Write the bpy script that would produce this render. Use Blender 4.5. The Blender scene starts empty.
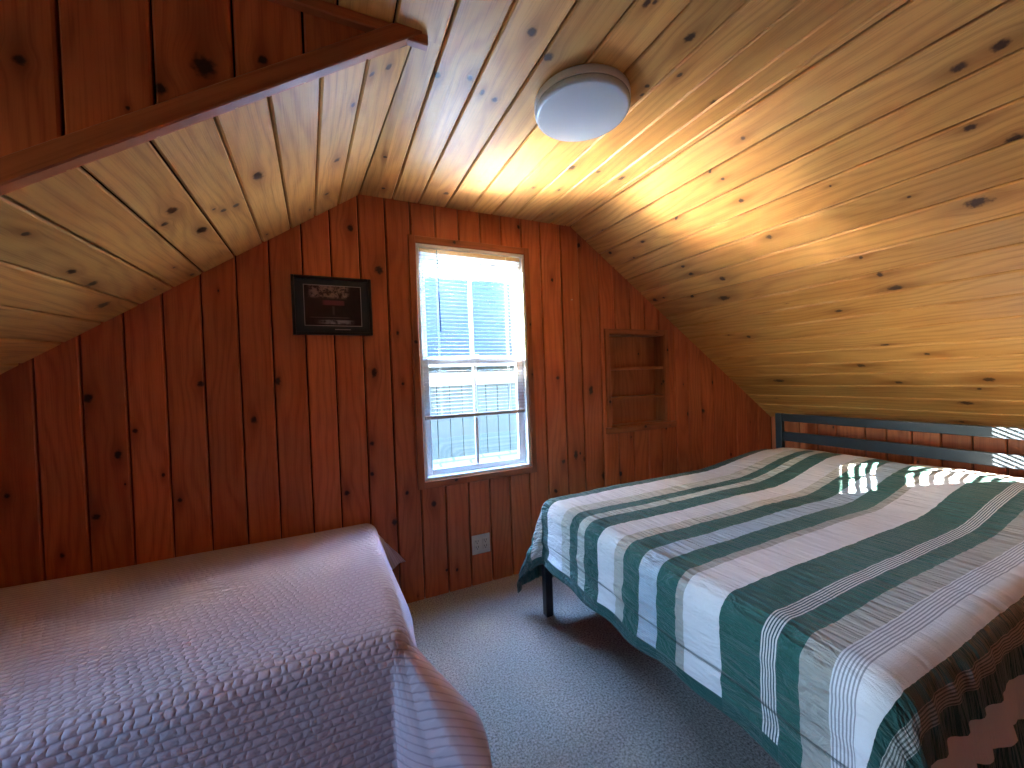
import bpy, bmesh, math, random
from mathutils import Vector, Matrix

# ------------------------------------------------------------------ camera, sky, sun, exposure
scene = bpy.context.scene
C = scene.collection
F_PX = 390.836
CAM_Z = 1.219
YAW, PITCH, ROLL = -0.433629, -0.0143715, 0.0374036


def rot():
    cz, sz = math.cos(YAW), math.sin(YAW)
    cx, sx = math.cos(PITCH), math.sin(PITCH)
    cr, sr = math.cos(ROLL), math.sin(ROLL)
    rz = Matrix(((cz, -sz, 0), (sz, cz, 0), (0, 0, 1)))
    rx = Matrix(((1, 0, 0), (0, cx, -sx), (0, sx, cx)))
    ry = Matrix(((cr, 0, sr), (0, 1, 0), (-sr, 0, cr)))
    return rz @ rx @ ry


RM = rot()
right, fwd, up = RM.col[0], RM.col[1], RM.col[2]
cam_d = bpy.data.cameras.new('camera')
cam = bpy.data.objects.new('camera', cam_d)
C.objects.link(cam)
cam_d.sensor_width = 36
cam_d.lens = F_PX / 1024 * 36
cam_d.clip_start = 0.02
m3 = Matrix((right, up, -fwd)).transposed()
cam.matrix_world = Matrix.Translation((0, 0, CAM_Z)) @ m3.to_4x4()
scene.camera = cam

SUN_ELEV = math.radians(17)
sun_plan = Vector((1, -0.79)).normalized()
sun_dir = Vector((sun_plan.x * math.cos(SUN_ELEV), sun_plan.y * math.cos(SUN_ELEV), -math.sin(SUN_ELEV)))

world = bpy.data.worlds.new('sky')
scene.world = world
world.use_nodes = True
wn = world.node_tree
bg = wn.nodes['Background']
sky = wn.nodes.new('ShaderNodeTexSky')
sky.sky_type = 'NISHITA'
sky.sun_disc = False
sky.sun_elevation = SUN_ELEV
sky.sun_rotation = math.atan2(-sun_dir.x, -sun_dir.y)
sky.air_density = 1.0
sky.dust_density = 0.6
sky.ozone_density = 2.0
hs = wn.nodes.new('ShaderNodeHueSaturation')
hs.inputs['Saturation'].default_value = 1.15
wn.links.new(sky.outputs[0], hs.inputs['Color'])
wn.links.new(hs.outputs[0], bg.inputs['Color'])
bg.inputs['Strength'].default_value = 5.0

sl = bpy.data.lights.new('sun', 'SUN')
sl.energy = 54
sl.angle = math.radians(0.16)
sl.color = (1.0, 0.93, 0.82)
so = bpy.data.objects.new('sun', sl)
C.objects.link(so)
so.rotation_euler = sun_dir.to_track_quat('-Z', 'Y').to_euler()

vs = scene.view_settings
vs.view_transform = 'Standard'
vs.look = 'None'
vs.exposure = 2.38
vs.gamma = 1.0
vs.use_curve_mapping = False
cy = scene.cycles
cy.use_denoising = True
cy.max_bounces = 14
cy.diffuse_bounces = 8
cy.glossy_bounces = 6
cy.transparent_max_bounces = 16
cy.caustics_reflective = True
cy.blur_glossy = 0.0
cy.sample_clamp_indirect = 0
cy.use_guiding = True
cy.use_surface_guiding = True
cy.guiding_training_samples = 64


def portal(loc, rx, rz, w, h):
    d = bpy.data.lights.new('window_portal', 'AREA')
    d.shape = 'RECTANGLE'
    d.size, d.size_y = w, h
    d.cycles.is_portal = True
    o = bpy.data.objects.new('window_portal', d)
    C.objects.link(o)
    o.location = loc
    o.rotation_euler = (rx, 0, rz)
    return o


# the far window (light travels -y); lamp's -Z must point to -y
portal((0.7925, 2.335, 1.33), math.radians(-90), 0, 0.72, 1.38)
portal((-2.83, .70, 1.36), math.radians(90), math.radians(-90), 0.56, 0.72)  # dormer window on the left

# ------------------------------------------------------------------ room dimensions (metres, floor z = 0)
WY = 2.2            # far wall face
CZ = 2.216          # flat ceiling
RX = 1.49           # right crease
RS = 0.691          # right slope (drop per metre)
KX = 3.55           # right knee wall
LXF, LXN = 0.176, 0.262   # left crease at far wall / at the dormer cheek
CHY = 1.14          # dormer cheek
LWX = -1.85         # left knee wall under the slope
DWX = -2.70         # outer wall of the dormer on the left
BY = -1.6           # back wall
SL = math.hypot(1, RS)
lF = Vector((LXF, WY, CZ))
lA = Vector((LXN, CHY, CZ))
lL = Vector((-1.157, WY, 1.307))
lN = (lA - lF).cross(lL - lF).normalized()
if lN.z > 0:
    lN = -lN


def lz(x, y):
    return lF.z - (lN.x * (x - lF.x) + lN.y * (y - lF.y)) / lN.z


def rz_(x):
    return CZ - RS * (x - RX)


def ray(px, py):
    v = right * ((px - 512) / F_PX) + fwd - up * ((py - 384) / F_PX)
    return v


def hit(px, py, P, N):
    r = ray(px, py)
    o = Vector((0, 0, CAM_Z))
    return o + r * ((P - o).dot(N) / r.dot(N))


# ------------------------------------------------------------------ node helpers
class NT:
    def __init__(self, name):
        self.m = bpy.data.materials.new(name)
        self.m.use_nodes = True
        self.t = self.m.node_tree
        self.b = self.t.nodes['Principled BSDF']

    def n(self, typ, **kw):
        nd = self.t.nodes.new(typ)
        for k, v in kw.items():
            setattr(nd, k, v)
        return nd

    def l(self, a, b):
        self.t.links.new(a, b)

    def put(self, sock, v):
        if v is None:
            return
        if isinstance(v, (int, float)):
            sock.default_value = v
        elif isinstance(v, (tuple, list)):
            sock.default_value = v
        else:
            self.l(v, sock)

    def math(self, op, a, b=None, c=None, clamp=False):
        nd = self.n('ShaderNodeMath', operation=op, use_clamp=clamp)
        for i, v in enumerate((a, b, c)):
            self.put(nd.inputs[i], v)
        return nd.outputs[0]

    def mix(self, fac, a, b, typ='MIX'):
        nd = self.n('ShaderNodeMix', data_type='RGBA', blend_type=typ)
        self.put(nd.inputs[0], fac)
        for i, v in ((6, a), (7, b)):
            if isinstance(v, tuple) and len(v) == 3:
                v = (*v, 1)
            self.put(nd.inputs[i], v)
        return nd.outputs[2]

    def noise(self, vec, scale, detail=3, rough=.5, dist=0, dims='3D', w=None):
        nd = self.n('ShaderNodeTexNoise', noise_dimensions=dims)
        self.put(nd.inputs['Vector'], vec)
        nd.inputs['Scale'].default_value = scale
        nd.inputs['Detail'].default_value = detail
        nd.inputs['Roughness'].default_value = rough
        nd.inputs['Distortion'].default_value = dist
        if w is not None:
            self.put(nd.inputs['W'], w)
        return nd.outputs['Fac']

    def comb(self, x, y, z=0.0):
        nd = self.n('ShaderNodeCombineXYZ')
        for i, v in enumerate((x, y, z)):
            self.put(nd.inputs[i], v)
        return nd.outputs[0]

    def sep(self, v):
        nd = self.n('ShaderNodeSeparateXYZ')
        self.l(v, nd.inputs[0])
        return nd.outputs

    def ramp(self, fac, stops, interp='LINEAR'):
        nd = self.n('ShaderNodeValToRGB')
        cr = nd.color_ramp
        cr.interpolation = interp
        while len(cr.elements) < len(stops):
            cr.elements.new(0.5)
        for i, (p, c) in enumerate(stops):
            cr.elements[i].position = p
        for i, (p, c) in enumerate(stops):
            cr.elements[i].color = (*c, 1) if len(c) == 3 else c
        self.put(nd.inputs[0], fac)
        return nd.outputs[0]

    def smooth(self, v, a, b, lo=0.0, hi=1.0):
        nd = self.n('ShaderNodeMapRange', interpolation_type='SMOOTHSTEP')
        self.put(nd.inputs['Value'], v)
        nd.inputs['From Min'].default_value = a
        nd.inputs['From Max'].default_value = b
        nd.inputs['To Min'].default_value = lo
        nd.inputs['To Max'].default_value = hi
        return nd.outputs[0]

    def bump(self, h, strength, dist, normal=None):
        nd = self.n('ShaderNodeBump')
        nd.inputs['Strength'].default_value = strength
        nd.inputs['Distance'].default_value = dist
        self.l(h, nd.inputs['Height'])
        if normal is not None:
            self.l(normal, nd.inputs['Normal'])
        return nd.outputs[0]

    def fin(self, col=None, rough=None, normal=None, spec=None, **kw):
        if col is not None:
            if isinstance(col, tuple) and len(col) == 3:
                col = (*col, 1)
            self.put(self.b.inputs['Base Color'], col)
        self.put(self.b.inputs['Roughness'], rough)
        if normal is not None:
            self.l(normal, self.b.inputs['Normal'])
        if spec is not None:
            self.b.inputs['Specular IOR Level'].default_value = spec
        for k, v in kw.items():
            self.put(self.b.inputs[k.replace('_', ' ')], v)
        return self.m


NK = 5


def pine(name, light, mid, dark, knot, rough):
    """knotty pine; uv = (along, across) in metres, knots come from the board's own k0..k4"""
    t = NT(name)
    uv = t.n('ShaderNodeUVMap').outputs[0]
    x, y, _ = t.sep(uv)

    def attr(nm):
        return t.n('ShaderNodeAttribute', attribute_type='OBJECT', attribute_name=nm)
    seed = attr('seed').outputs['Fac']
    tint = attr('tint').outputs['Fac']
    veff = y
    core = None
    halo = None
    for i in range(NK):
        kx, ky, kr = t.sep(attr('k%d' % i).outputs['Vector'])
        kasp = t.math('ADD', .25, t.math('MULTIPLY', t.math('FRACT', t.math('MULTIPLY', kx, 37.7)), .9))
        dx = t.math('DIVIDE', t.math('SUBTRACT', x, kx), kr)
        dyr = t.math('SUBTRACT', y, ky)
        dy = t.math('DIVIDE', dyr, kr)
        d2 = t.math('ADD', t.math('MULTIPLY', t.math('MULTIPLY', dx, dx), kasp), t.math('MULTIPLY', dy, dy))
        e = t.math('EXPONENT', t.math('MULTIPLY', d2, -0.22))
        veff = t.math('SUBTRACT', veff, t.math('MULTIPLY', dyr, e))
        wob = t.noise(uv, 70, 2, w=seed, dims='4D')
        d = t.math('ADD', t.math('SQRT', d2), t.math('MULTIPLY', t.math('SUBTRACT', wob, 0.5), 1.3))
        c = t.smooth(d, 0.45, 1.15, 1.0, 0.0)
        h2 = t.math('ADD', t.math('MULTIPLY', t.math('MULTIPLY', dx, dx), 0.035), t.math('MULTIPLY', t.math('MULTIPLY', dy, dy), 0.35))
        h = t.math('EXPONENT', t.math('MULTIPLY', h2, -1.0))
        core = c if core is None else t.math('MAXIMUM', core, c)
        halo = h if halo is None else t.math('MAXIMUM', halo, h)
    # grain: cathedral figure + fine streaks
    sx = t.math('ADD', x, t.math('MULTIPLY', seed, 7.3))
    low = t.noise(t.comb(t.math('MULTIPLY', sx, 1.1), t.math('MULTIPLY', veff, 5.0), seed), 1.0, 2)
    ph = t.math('ADD', t.math('MULTIPLY', veff, 140), t.math('MULTIPLY', low, 46))
    rings = t.math('ADD', t.math('MULTIPLY', t.math('SINE', ph), 0.5), 0.5)
    rings = t.math('POWER', rings, 2.2)
    fine = t.noise(t.comb(t.math('MULTIPLY', sx, 5), t.math('MULTIPLY', veff, 260), seed), 1.0, 4, .6)
    blot = t.noise(t.comb(t.math('MULTIPLY', sx, 2.2), t.math('MULTIPLY', y, 9), seed), 1.0, 3, .6)
    col = t.mix(t.smooth(blot, .3, .72), light, mid)
    col = t.mix(t.math('MULTIPLY', rings, t.smooth(fine, .2, .8, .18, .58)), col, dark)
    col = t.mix(t.math('MULTIPLY', t.smooth(fine, .45, .75), .4), col, dark)
    col = t.mix(t.math('MULTIPLY', halo, .75), col, tuple(v * .8 for v in dark))
    kc = t.mix(t.noise(uv, 160, 3), knot, tuple(v * .35 for v in knot))
    col = t.mix(core, col, kc)
    val = t.n('ShaderNodeHueSaturation')
    t.l(col, val.inputs['Color'])
    t.l(tint, val.inputs['Value'])
    hgt = t.math('ADD', t.math('MULTIPLY', fine, .5), t.math('MULTIPLY', t.noise(uv, 14, 2), 2.2))
    hgt = t.math('SUBTRACT', hgt, t.math('MULTIPLY', core, .5))
    nrm = t.bump(hgt, .35, .0016)
    r = t.math('ADD', rough, t.math('MULTIPLY', t.math('SUBTRACT', fine, .5), .15))
    return t.fin(val.outputs[0], r, nrm, .34)


M = {}
M['pine_ceil'] = pine('varnished_pine_ceiling', (.72, .37, .115), (.64, .295, .080), (.38, .135, .034), (.085, .026, .010), .42)
M['pine_wall'] = pine('varnished_pine_wall', (.59, .170, .066), (.51, .132, .047), (.30, .066, .024), (.045, .013, .008), .45)
M['pine_trim'] = pine('varnished_pine_trim', (.43, .14, .055), (.36, .105, .04), (.21, .056, .02), (.045, .013, .008), .42)


def plain(name, col, rough=.5, spec=.5, metal=0.0, nscale=None, namt=.1):
    t = NT(name)
    if nscale:
        tc = t.n('ShaderNodeTexCoord').outputs['Object']
        nz = t.noise(tc, nscale, 4)
        c = t.mix(nz, tuple(v * (1 - namt) for v in col), tuple(min(1, v * (1 + namt)) for v in col))
        t.fin(c, rough, None, spec)
    else:
        t.fin(col, rough, None, spec)
    t.b.inputs['Metallic'].default_value = metal
    return t.m


M['backing'] = plain('dark_backing', (.03, .012, .007), .9, .1, nscale=8)
M['vinyl'] = plain('white_vinyl', (.82, .83, .84), .35, .5, nscale=30, namt=.02)
M['slat'] = plain('white_blind_slat', (.74, .74, .73), .2, 1.0, .9, nscale=30, namt=.02)
M['rail_grey'] = plain('blind_bottom_rail', (.5, .45, .43), .4, .5, nscale=40, namt=.05)
M['wand'] = plain('blind_wand_plastic', (.03, .045, .07), .25, .5, nscale=30)
M['cord'] = plain('blind_cord', (.75, .75, .72), .7, .3, nscale=200)
M['black_metal'] = plain('black_bed_metal', (.018, .024, .032), .36, .5, nscale=60, namt=.15)
M['lamp_rim'] = plain('lamp_white_rim', (.60, .56, .56), .4, .5, nscale=20, namt=.02)
M['lamp_acrylic'] = plain('lamp_white_acrylic', (.46, .46, .48), .22, .5, nscale=20, namt=.01)
M['plate'] = plain('ivory_outlet_plastic', (.66, .62, .56), .35, .5, nscale=60, namt=.03)
M['slot'] = plain('dark_slot', (.02, .018, .018), .6, .3, nscale=60)
M['frame_black'] = plain('black_picture_frame', (.010, .010, .012), .3, .5, nscale=60, namt=.2)
M['mat_board'] = plain('dark_mat_board', (.018, .024, .030), .55, .4, nscale=120, namt=.1)
M['mat_line'] = plain('pale_mat_line', (.42, .36, .36), .6, .3, nscale=120)
M['mattress'] = plain('mattress_ticking', (.55, .53, .50), .8, .2, nscale=80)
M['sheet'] = plain('white_cotton', (.80, .79, .78), .8, .2, nscale=25, namt=.05)
M['nail'] = plain('nail_steel', (.6, .55, .5), .3, .5, 1.0, nscale=50)


def glass():
    t = NT('window_glass')
    tr = t.n('ShaderNodeBsdfTransparent')
    tr.inputs[0].default_value = (.93, .97, .98, 1)
    gl = t.n('ShaderNodeBsdfGlossy')
    gl.inputs['Roughness'].default_value = .02
    lw = t.n('ShaderNodeLayerWeight')
    lw.inputs[0].default_value = .5
    nz = t.noise(t.n('ShaderNodeTexCoord').outputs['Object'], 3, 1)
    t.l(t.bump(nz, .02, .01), lw.inputs['Normal'])
    fr = t.math('ADD', t.math('MULTIPLY', t.math('POWER', lw.outputs['Facing'], 5.0), .9), .04)
    mx = t.n('ShaderNodeMixShader')
    t.l(fr, mx.inputs[0])
    t.l(tr.outputs[0], mx.inputs[1])
    t.l(gl.outputs[0], mx.inputs[2])
    out = t.t.nodes['Material Output']
    t.l(mx.outputs[0], out.inputs[0])
    return t.m


M['glass'] = glass()


def carpet():
    t = NT('grey_beige_carpet')
    tc = t.n('ShaderNodeTexCoord').outputs['Object']
    a = t.noise(tc, 130, 2, .6)
    b = t.noise(tc, 420, 2, .6)
    c = t.noise(tc, 2.2, 3)
    k = t.math('ADD', t.math('MULTIPLY', a, .62), t.math('MULTIPLY', b, .38))
    col = t.ramp(k, [(.36, (.15, .135, .125)), (.47, (.40, .365, .335)), (.56, (.58, .54, .50)), (.68, (.78, .74, .69))])
    col = t.mix(t.smooth(c, .3, .7, 0, .25), col, (.33, .30, .27))
    return t.fin(col, .95, t.bump(k, 1.0, .012), .1)


M['carpet'] = carpet()


def lavender():
    t = NT('lavender_matelasse_quilt')
    uv = t.n('ShaderNodeUVMap').outputs[0]
    x, y, _ = t.sep(uv)
    wob = t.noise(uv, 9, 2)
    yy = t.math('ADD', y, t.math('MULTIPLY', t.math('SUBTRACT', wob, .5), .006))
    row = t.math('ABSOLUTE', t.math('SINE', t.math('MULTIPLY', yy, math.pi / .021)))
    row = t.math('POWER', row, .7)
    idx = t.math('FLOOR', t.math('DIVIDE', yy, .021))
    off = t.math('MULTIPLY', t.math('FRACT', t.math('MULTIPLY', idx, .3819)), 3.0)
    xw = t.math('ADD', x, t.math('MULTIPLY', t.math('SUBTRACT', t.noise(uv, 35, 2), .5), .034))
    puff = t.math('ABSOLUTE', t.math('SINE', t.math('ADD', t.math('MULTIPLY', xw, math.pi / .024), off)))
    puff = t.math('POWER', puff, .6)
    # puffs fade out close to the hems where only the straight rows remain
    rim = t.smooth(x, .14, .30, 1.0, 0.15)
    rim2 = t.smooth(y, 1.10, 1.24, 0.35, 1.0)
    pf = t.math('MULTIPLY', puff, t.math('MULTIPLY', rim, rim2))
    h = t.math('MULTIPLY', row, t.math('ADD', .15, t.math('MULTIPLY', pf, .85)))
    fz = t.noise(uv, 700, 2)
    h = t.math('ADD', h, t.math('MULTIPLY', fz, .12))
    col = t.mix(t.smooth(row, .1, .7), (.38, .27, .31), (.57, .42, .47))
    col = t.mix(t.smooth(t.noise(uv, 3, 2), .35, .65, 0, .2), col, (.48, .36, .41))
    return t.fin(col, .85, t.bump(h, 1.0, .0050), .15, Sheen_Weight=.25)


M['lavender'] = lavender()

Q_LO, Q_HI = -0.30, 2.20
GR = (.018, .105, .088)
DG = (.014, .075, .066)
WH = (.74, .72, .76)
GY = (.42, .40, .375)
SE = (.47, .57, .70)
# start (cloth y), colour, second colour, (fine lines, gathers, checks)
STRIPES = [(-.30, DG, DG, (0, 1, 0)), (-.12, GY, GY, (0, 1, 0)), (-.05, WH, WH, (0, .2, 0)),
           (.05, DG, DG, (0, 1, 0)), (.146, WH, WH, (0, .2, 0)), (.236, DG, DG, (0, 1, 0)),
           (.29, GY, (.10, .11, .10), (1, .4, 0)), (.33, DG, DG, (0, .8, 0)), (.358, WH, WH, (0, 0, 0)),
           (.41, WH, (.30, .29, .33), (1, 0, 0)), (.46, GY, GY, (0, 1, 0)), (.517, GR, GR, (0, .7, 0)),
           (.563, (.70, .68, .68), (.03, .07, .09), (1, .3, 0)), (.605, GR, GR, (0, .7, 0)),
           (.71, WH, WH, (0, .1, .35)), (.827, GY, GY, (0, .8, 0)), (.855, GR, GR, (0, .6, 0)),
           (.935, SE, (.36, .40, .44), (0, .8, 1)), (1.013, GR, GR, (0, .7, 0)), (1.095, (.55, .52, .48), GY, (0, 1, 0)),
           (1.14, WH, WH, (0, .15, .2)), (1.236, GR, GR, (0, .9, 0)), (1.33, (.62, .62, .58), (.2, .3, .28), (0, 1, .4)),
           (1.376, GR, GR, (0, 1, 0)), (1.435, (.58, .56, .52), GY, (0, 1, .3)), (1.505, WH, WH, (0, .3, 0)),
           (1.63, DG, DG, (0, .8, 0)), (1.70, GY, (.2, .22, .2), (0, 1, .5)), (1.80, GR, GR, (0, 1, 0))]


def quilt_mat():
    t = NT('green_striped_quilt')
    uv = t.n('ShaderNodeUVMap').outputs[0]
    x, y, _ = t.sep(uv)
    edge = t.math('MULTIPLY', t.math('SUBTRACT', t.noise(uv, 30, 2), .5), .006)
    f = t.math('DIVIDE', t.math('SUBTRACT', t.math('ADD', y, edge), Q_LO), Q_HI - Q_LO)
    pos = [(s[0] - Q_LO) / (Q_HI - Q_LO) for s in STRIPES]
    ca = t.ramp(f, list(zip(pos, [s[1] for s in STRIPES])), 'CONSTANT')
    cb = t.ramp(f, list(zip(pos, [s[2] for s in STRIPES])), 'CONSTANT')
    pt = t.ramp(f, list(zip(pos, [s[3] for s in STRIPES])), 'CONSTANT')
    pr = t.n('ShaderNodeSeparateColor')
    t.l(pt, pr.inputs[0])
    lines, gather, checks = pr.outputs
    ln = t.smooth(t.math('SINE', t.math('MULTIPLY', y, 2 * math.pi / .0066)), -.15, .35)
    ck = t.math('MULTIPLY', t.math('ADD', t.math('SINE', t.math('MULTIPLY', y, 2 * math.pi / .006)), 1.0),
                t.math('ADD', t.math('SINE', t.math('MULTIPLY', x, 2 * math.pi / .006)), 1.0))
    ck = t.math('MULTIPLY', ck, .25)
    fac = t.math('MAXIMUM', t.math('MULTIPLY', lines, ln), t.math('MULTIPLY', checks, ck))
    col = t.mix(fac, ca, cb)
    # dark green binding along the foot hem
    col = t.mix(t.smooth(x, .674, .678, 1, 0), col, DG)
    seam = t.math('MULTIPLY', t.smooth(x, .742, .745), t.smooth(x, .748, .751, 1, 0))
    col = t.mix(t.math('MULTIPLY', seam, .5), col, (.05, .06, .06))
    # gathers: thin ripples that run across the bed
    g1 = t.noise(t.comb(t.math('MULTIPLY', x, 60), t.math('MULTIPLY', y, 7), 0), 1.0, 3, .55)
    g2 = t.noise(t.comb(t.math('MULTIPLY', x, 24), t.math('MULTIPLY', y, 3.5), 3), 1.0, 3, .5, .6)
    hg = t.math('MULTIPLY', t.math('ADD', g1, g2), t.math('ADD', .12, t.math('MULTIPLY', gather, .88)))
    g3 = t.noise(t.comb(t.math('MULTIPLY', x, 26), t.math('MULTIPLY', y, 9), 7), 1.0, 4, .55, 1.4)
    hg = t.math('ADD', hg, t.math('MULTIPLY', g3, t.math('MULTIPLY', t.smooth(x, .92, 1.02, 1, 0), t.math('ADD', .35, gather))))
    hg = t.math('SUBTRACT', hg, t.math('MULTIPLY', seam, .6))
    hg = t.math('ADD', hg, t.math('MULTIPLY', t.noise(uv, 500, 2), .05))
    rough = t.math('SUBTRACT', .8, t.math('MULTIPLY', t.smooth(t.sep(ca)[0], .03, .2, 1, 0), .32))
    return t.fin(col, rough, t.bump(hg, 1.0, .028), .35, Sheen_Weight=.15)


M['quilt'] = quilt_mat()


def print_mat():
    """old landscape print behind glass: pale sky through trees, rosy roof, dark wood, bright water"""
    t = NT('landscape_print')
    uv = t.n('ShaderNodeUVMap').outputs[0]
    x, y, _ = t.sep(uv)
    tree = t.noise(uv, 9, 5, .75)
    sky_c = t.mix(t.smooth(tree, .45, .56), (.30, .19, .18), (.03, .012, .014))
    base = t.mix(t.noise(uv, 12, 3), (.012, .007, .010), (.035, .018, .022))
    in_x = t.math('MULTIPLY', t.smooth(x, .04, .14), t.smooth(x, .72, .82, 1, 0))
    c = t.mix(t.math('MULTIPLY', t.smooth(y, .66, .74), in_x), base, sky_c)
    roof = t.math('MULTIPLY', t.math('MULTIPLY', t.smooth(x, .28, .36), t.smooth(x, .68, .71, 1, 0)),
                  t.math('MULTIPLY', t.smooth(y, .50, .53), t.smooth(y, .62, .65, 1, 0)))
    c = t.mix(roof, c, (.17, .045, .065))
    post = t.math('MULTIPLY', t.math('MULTIPLY', t.smooth(x, .47, .49), t.smooth(x, .51, .53, 1, 0)),
                  t.math('MULTIPLY', t.smooth(y, .25, .3), t.smooth(y, .48, .5, 1, 0)))
    c = t.mix(t.math('MULTIPLY', post, .5), c, (.13, .10, .11))
    wat = t.math('MULTIPLY', t.math('MULTIPLY', t.smooth(x, .12, .5), t.smooth(x, .7, .9, 1, 0)),
                 t.math('MULTIPLY', t.smooth(y, .02, .05), t.smooth(y, .12, .16, 1, 0)))
    c = t.mix(t.math('MULTIPLY', wat, t.smooth(t.noise(uv, 14, 4), .3, .6)), c, (.30, .27, .29))
    shore = t.math('MULTIPLY', t.smooth(y, .185, .195), t.smooth(y, .205, .215, 1, 0))
    c = t.mix(t.math('MULTIPLY', shore, t.math('MULTIPLY', in_x, .6)), c, (.2, .14, .15))
    return t.fin(c, .25, None, .5)


M['print'] = print_mat()


def siding_mat():
    t = NT('pale_teal_siding')
    tc = t.n('ShaderNodeTexCoord').outputs['Object']
    nz = t.noise(tc, 6, 4)
    c = t.mix(nz, (.085, .10, .098), (.10, .115, .113))
    return t.fin(c, .6, None, .3)


def shingle_mat(name, a, b, sc=1.0):
    t = NT(name)
    br = t.n('ShaderNodeTexBrick')
    tc = t.n('ShaderNodeUVMap').outputs[0]
    t.l(tc, br.inputs['Vector'])
    br.inputs['Color1'].default_value = (*a, 1)
    br.inputs['Color2'].default_value = (*b, 1)
    br.inputs['Mortar'].default_value = (*[v * .45 for v in a], 1)
    br.inputs['Scale'].default_value = sc
    br.inputs['Mortar Size'].default_value = .012
    br.inputs['Brick Width'].default_value = .3
    br.inputs['Row Height'].default_value = .13
    nz = t.noise(tc, 120, 3)
    c = t.mix(t.math('MULTIPLY', t.smooth(nz, .3, .7), .35), br.outputs[0], tuple(v * .5 for v in b))
    return t.fin(c, .8, t.bump(nz, .5, .005), .2)


M['siding'] = siding_mat()
M['roof_blue'] = shingle_mat('blue_grey_shingles', (.003, .008, .024), (.005, .011, .030))
M['roof_pale'] = shingle_mat('pale_grey_shingles', (.20, .21, .21), (.25, .26, .26))
M['ext_white'] = plain('exterior_white_paint', (.5, .5, .5), .5, .4, nscale=12, namt=.03)
M['ext_house'] = plain('exterior_cladding', (.10, .075, .05), .7, .3, nscale=12, namt=.05)
M['ext_roof'] = plain('exterior_roof_felt', (.10, .10, .10), .9, .2, nscale=12, namt=.2)
M['ground'] = plain('dry_grass_ground', (.16, .15, .08), .95, .1, nscale=4, namt=.4)


# ------------------------------------------------------------------ object helpers
def tag(o, label=None, cat=None, group=None, kind=None):
    if label:
        o['label'] = label
    if cat:
        o['category'] = cat
    if group:
        o['group'] = group
    if kind:
        o['kind'] = kind
    return o


def link(name, me, mat, parent=None):
    o = bpy.data.objects.new(name, me)
    C.objects.link(o)
    if mat is not None and len(me.materials) == 0:
        me.materials.append(M[mat] if isinstance(mat, str) else mat)
    if parent is not None:
        o.parent = parent
        o.matrix_parent_inverse = parent.matrix_world.inverted()
    return o


def empty(name, loc):
    o = bpy.data.objects.new(name, None)
    C.objects.link(o)
    o.location = loc
    o.matrix_world = Matrix.Translation(loc)
    o.empty_display_size = .1
    return o


def bm_obj(name, bm, mat, parent=None, smooth=False):
    me = bpy.data.meshes.new(name)
    bm.normal_update()
    bm.to_mesh(me)
    bm.free()
    if smooth:
        for p in me.polygons:
            p.use_smooth = True
    return link(name, me, mat, parent)


def add_box(bm, x0, x1, y0, y1, z0, z1, bev=0.0, seg=2):
    r = bmesh.ops.create_cube(bm, size=1)
    vv = r['verts']
    for v in vv:
        v.co = Vector((x0 + (x1 - x0) * (v.co.x + .5), y0 + (y1 - y0) * (v.co.y + .5), z0 + (z1 - z0) * (v.co.z + .5)))
    if bev > 0:
        es = list({e for v in vv for e in v.link_edges})
        bmesh.ops.bevel(bm, geom=es, offset=bev, segments=seg, affect='EDGES', profile=.6)


def box(name, x0, x1, y0, y1, z0, z1, mat, parent=None, bev=0.0, seg=2):
    bm = bmesh.new()
    add_box(bm, x0, x1, y0, y1, z0, z1, bev, seg)
    return bm_obj(name, bm, mat, parent)


def prism(name, poly, axis_vec, depth, mat, parent=None):
    """poly: list of Vectors, extruded along axis_vec*depth"""
    n = len(poly)
    a = Vector(axis_vec) * depth
    vs_ = [Vector(p) for p in poly] + [Vector(p) + a for p in poly]
    fs = [list(range(n)), list(range(2 * n - 1, n - 1, -1))]
    for i in range(n):
        j = (i + 1) % n
        fs.append([i, i + n, j + n, j])
    me = bpy.data.meshes.new(name)
    me.from_pydata(vs_, [], fs)
    bm = bmesh.new()
    bm.from_mesh(me)
    bmesh.ops.recalc_face_normals(bm, faces=bm.faces)
    bm.to_mesh(me)
    bm.free()
    uvl = me.uv_layers.new(name='UVMap')
    d = max(range(3), key=lambda i: abs(axis_vec[i]))
    ax = [i for i in range(3) if i != d]
    for lp in me.loops:
        c = me.vertices[lp.vertex_index].co
        uvl.data[lp.index].uv = (c[ax[0]], c[ax[1]])
    return link(name, me, mat, parent)


# ------------------------------------------------------------------ boards
rng = random.Random(7)
BOARDS = []


class Plane:
    def __init__(self, O, U, V, N):
        self.O, self.U, self.V, self.N = Vector(O), Vector(U).normalized(), Vector(V).normalized(), Vector(N).normalized()

    def p(self, u, v, n=0.0):
        return self.O + self.U * u + self.V * v + self.N * n


def dress(o, knots=True, tlo=.80, thi=1.12):
    o['seed'] = rng.uniform(0, 9)
    o['tint'] = rng.uniform(tlo, thi)
    for i in range(NK):
        o['k%d' % i] = [-99.0, 0.0, .01]


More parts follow.
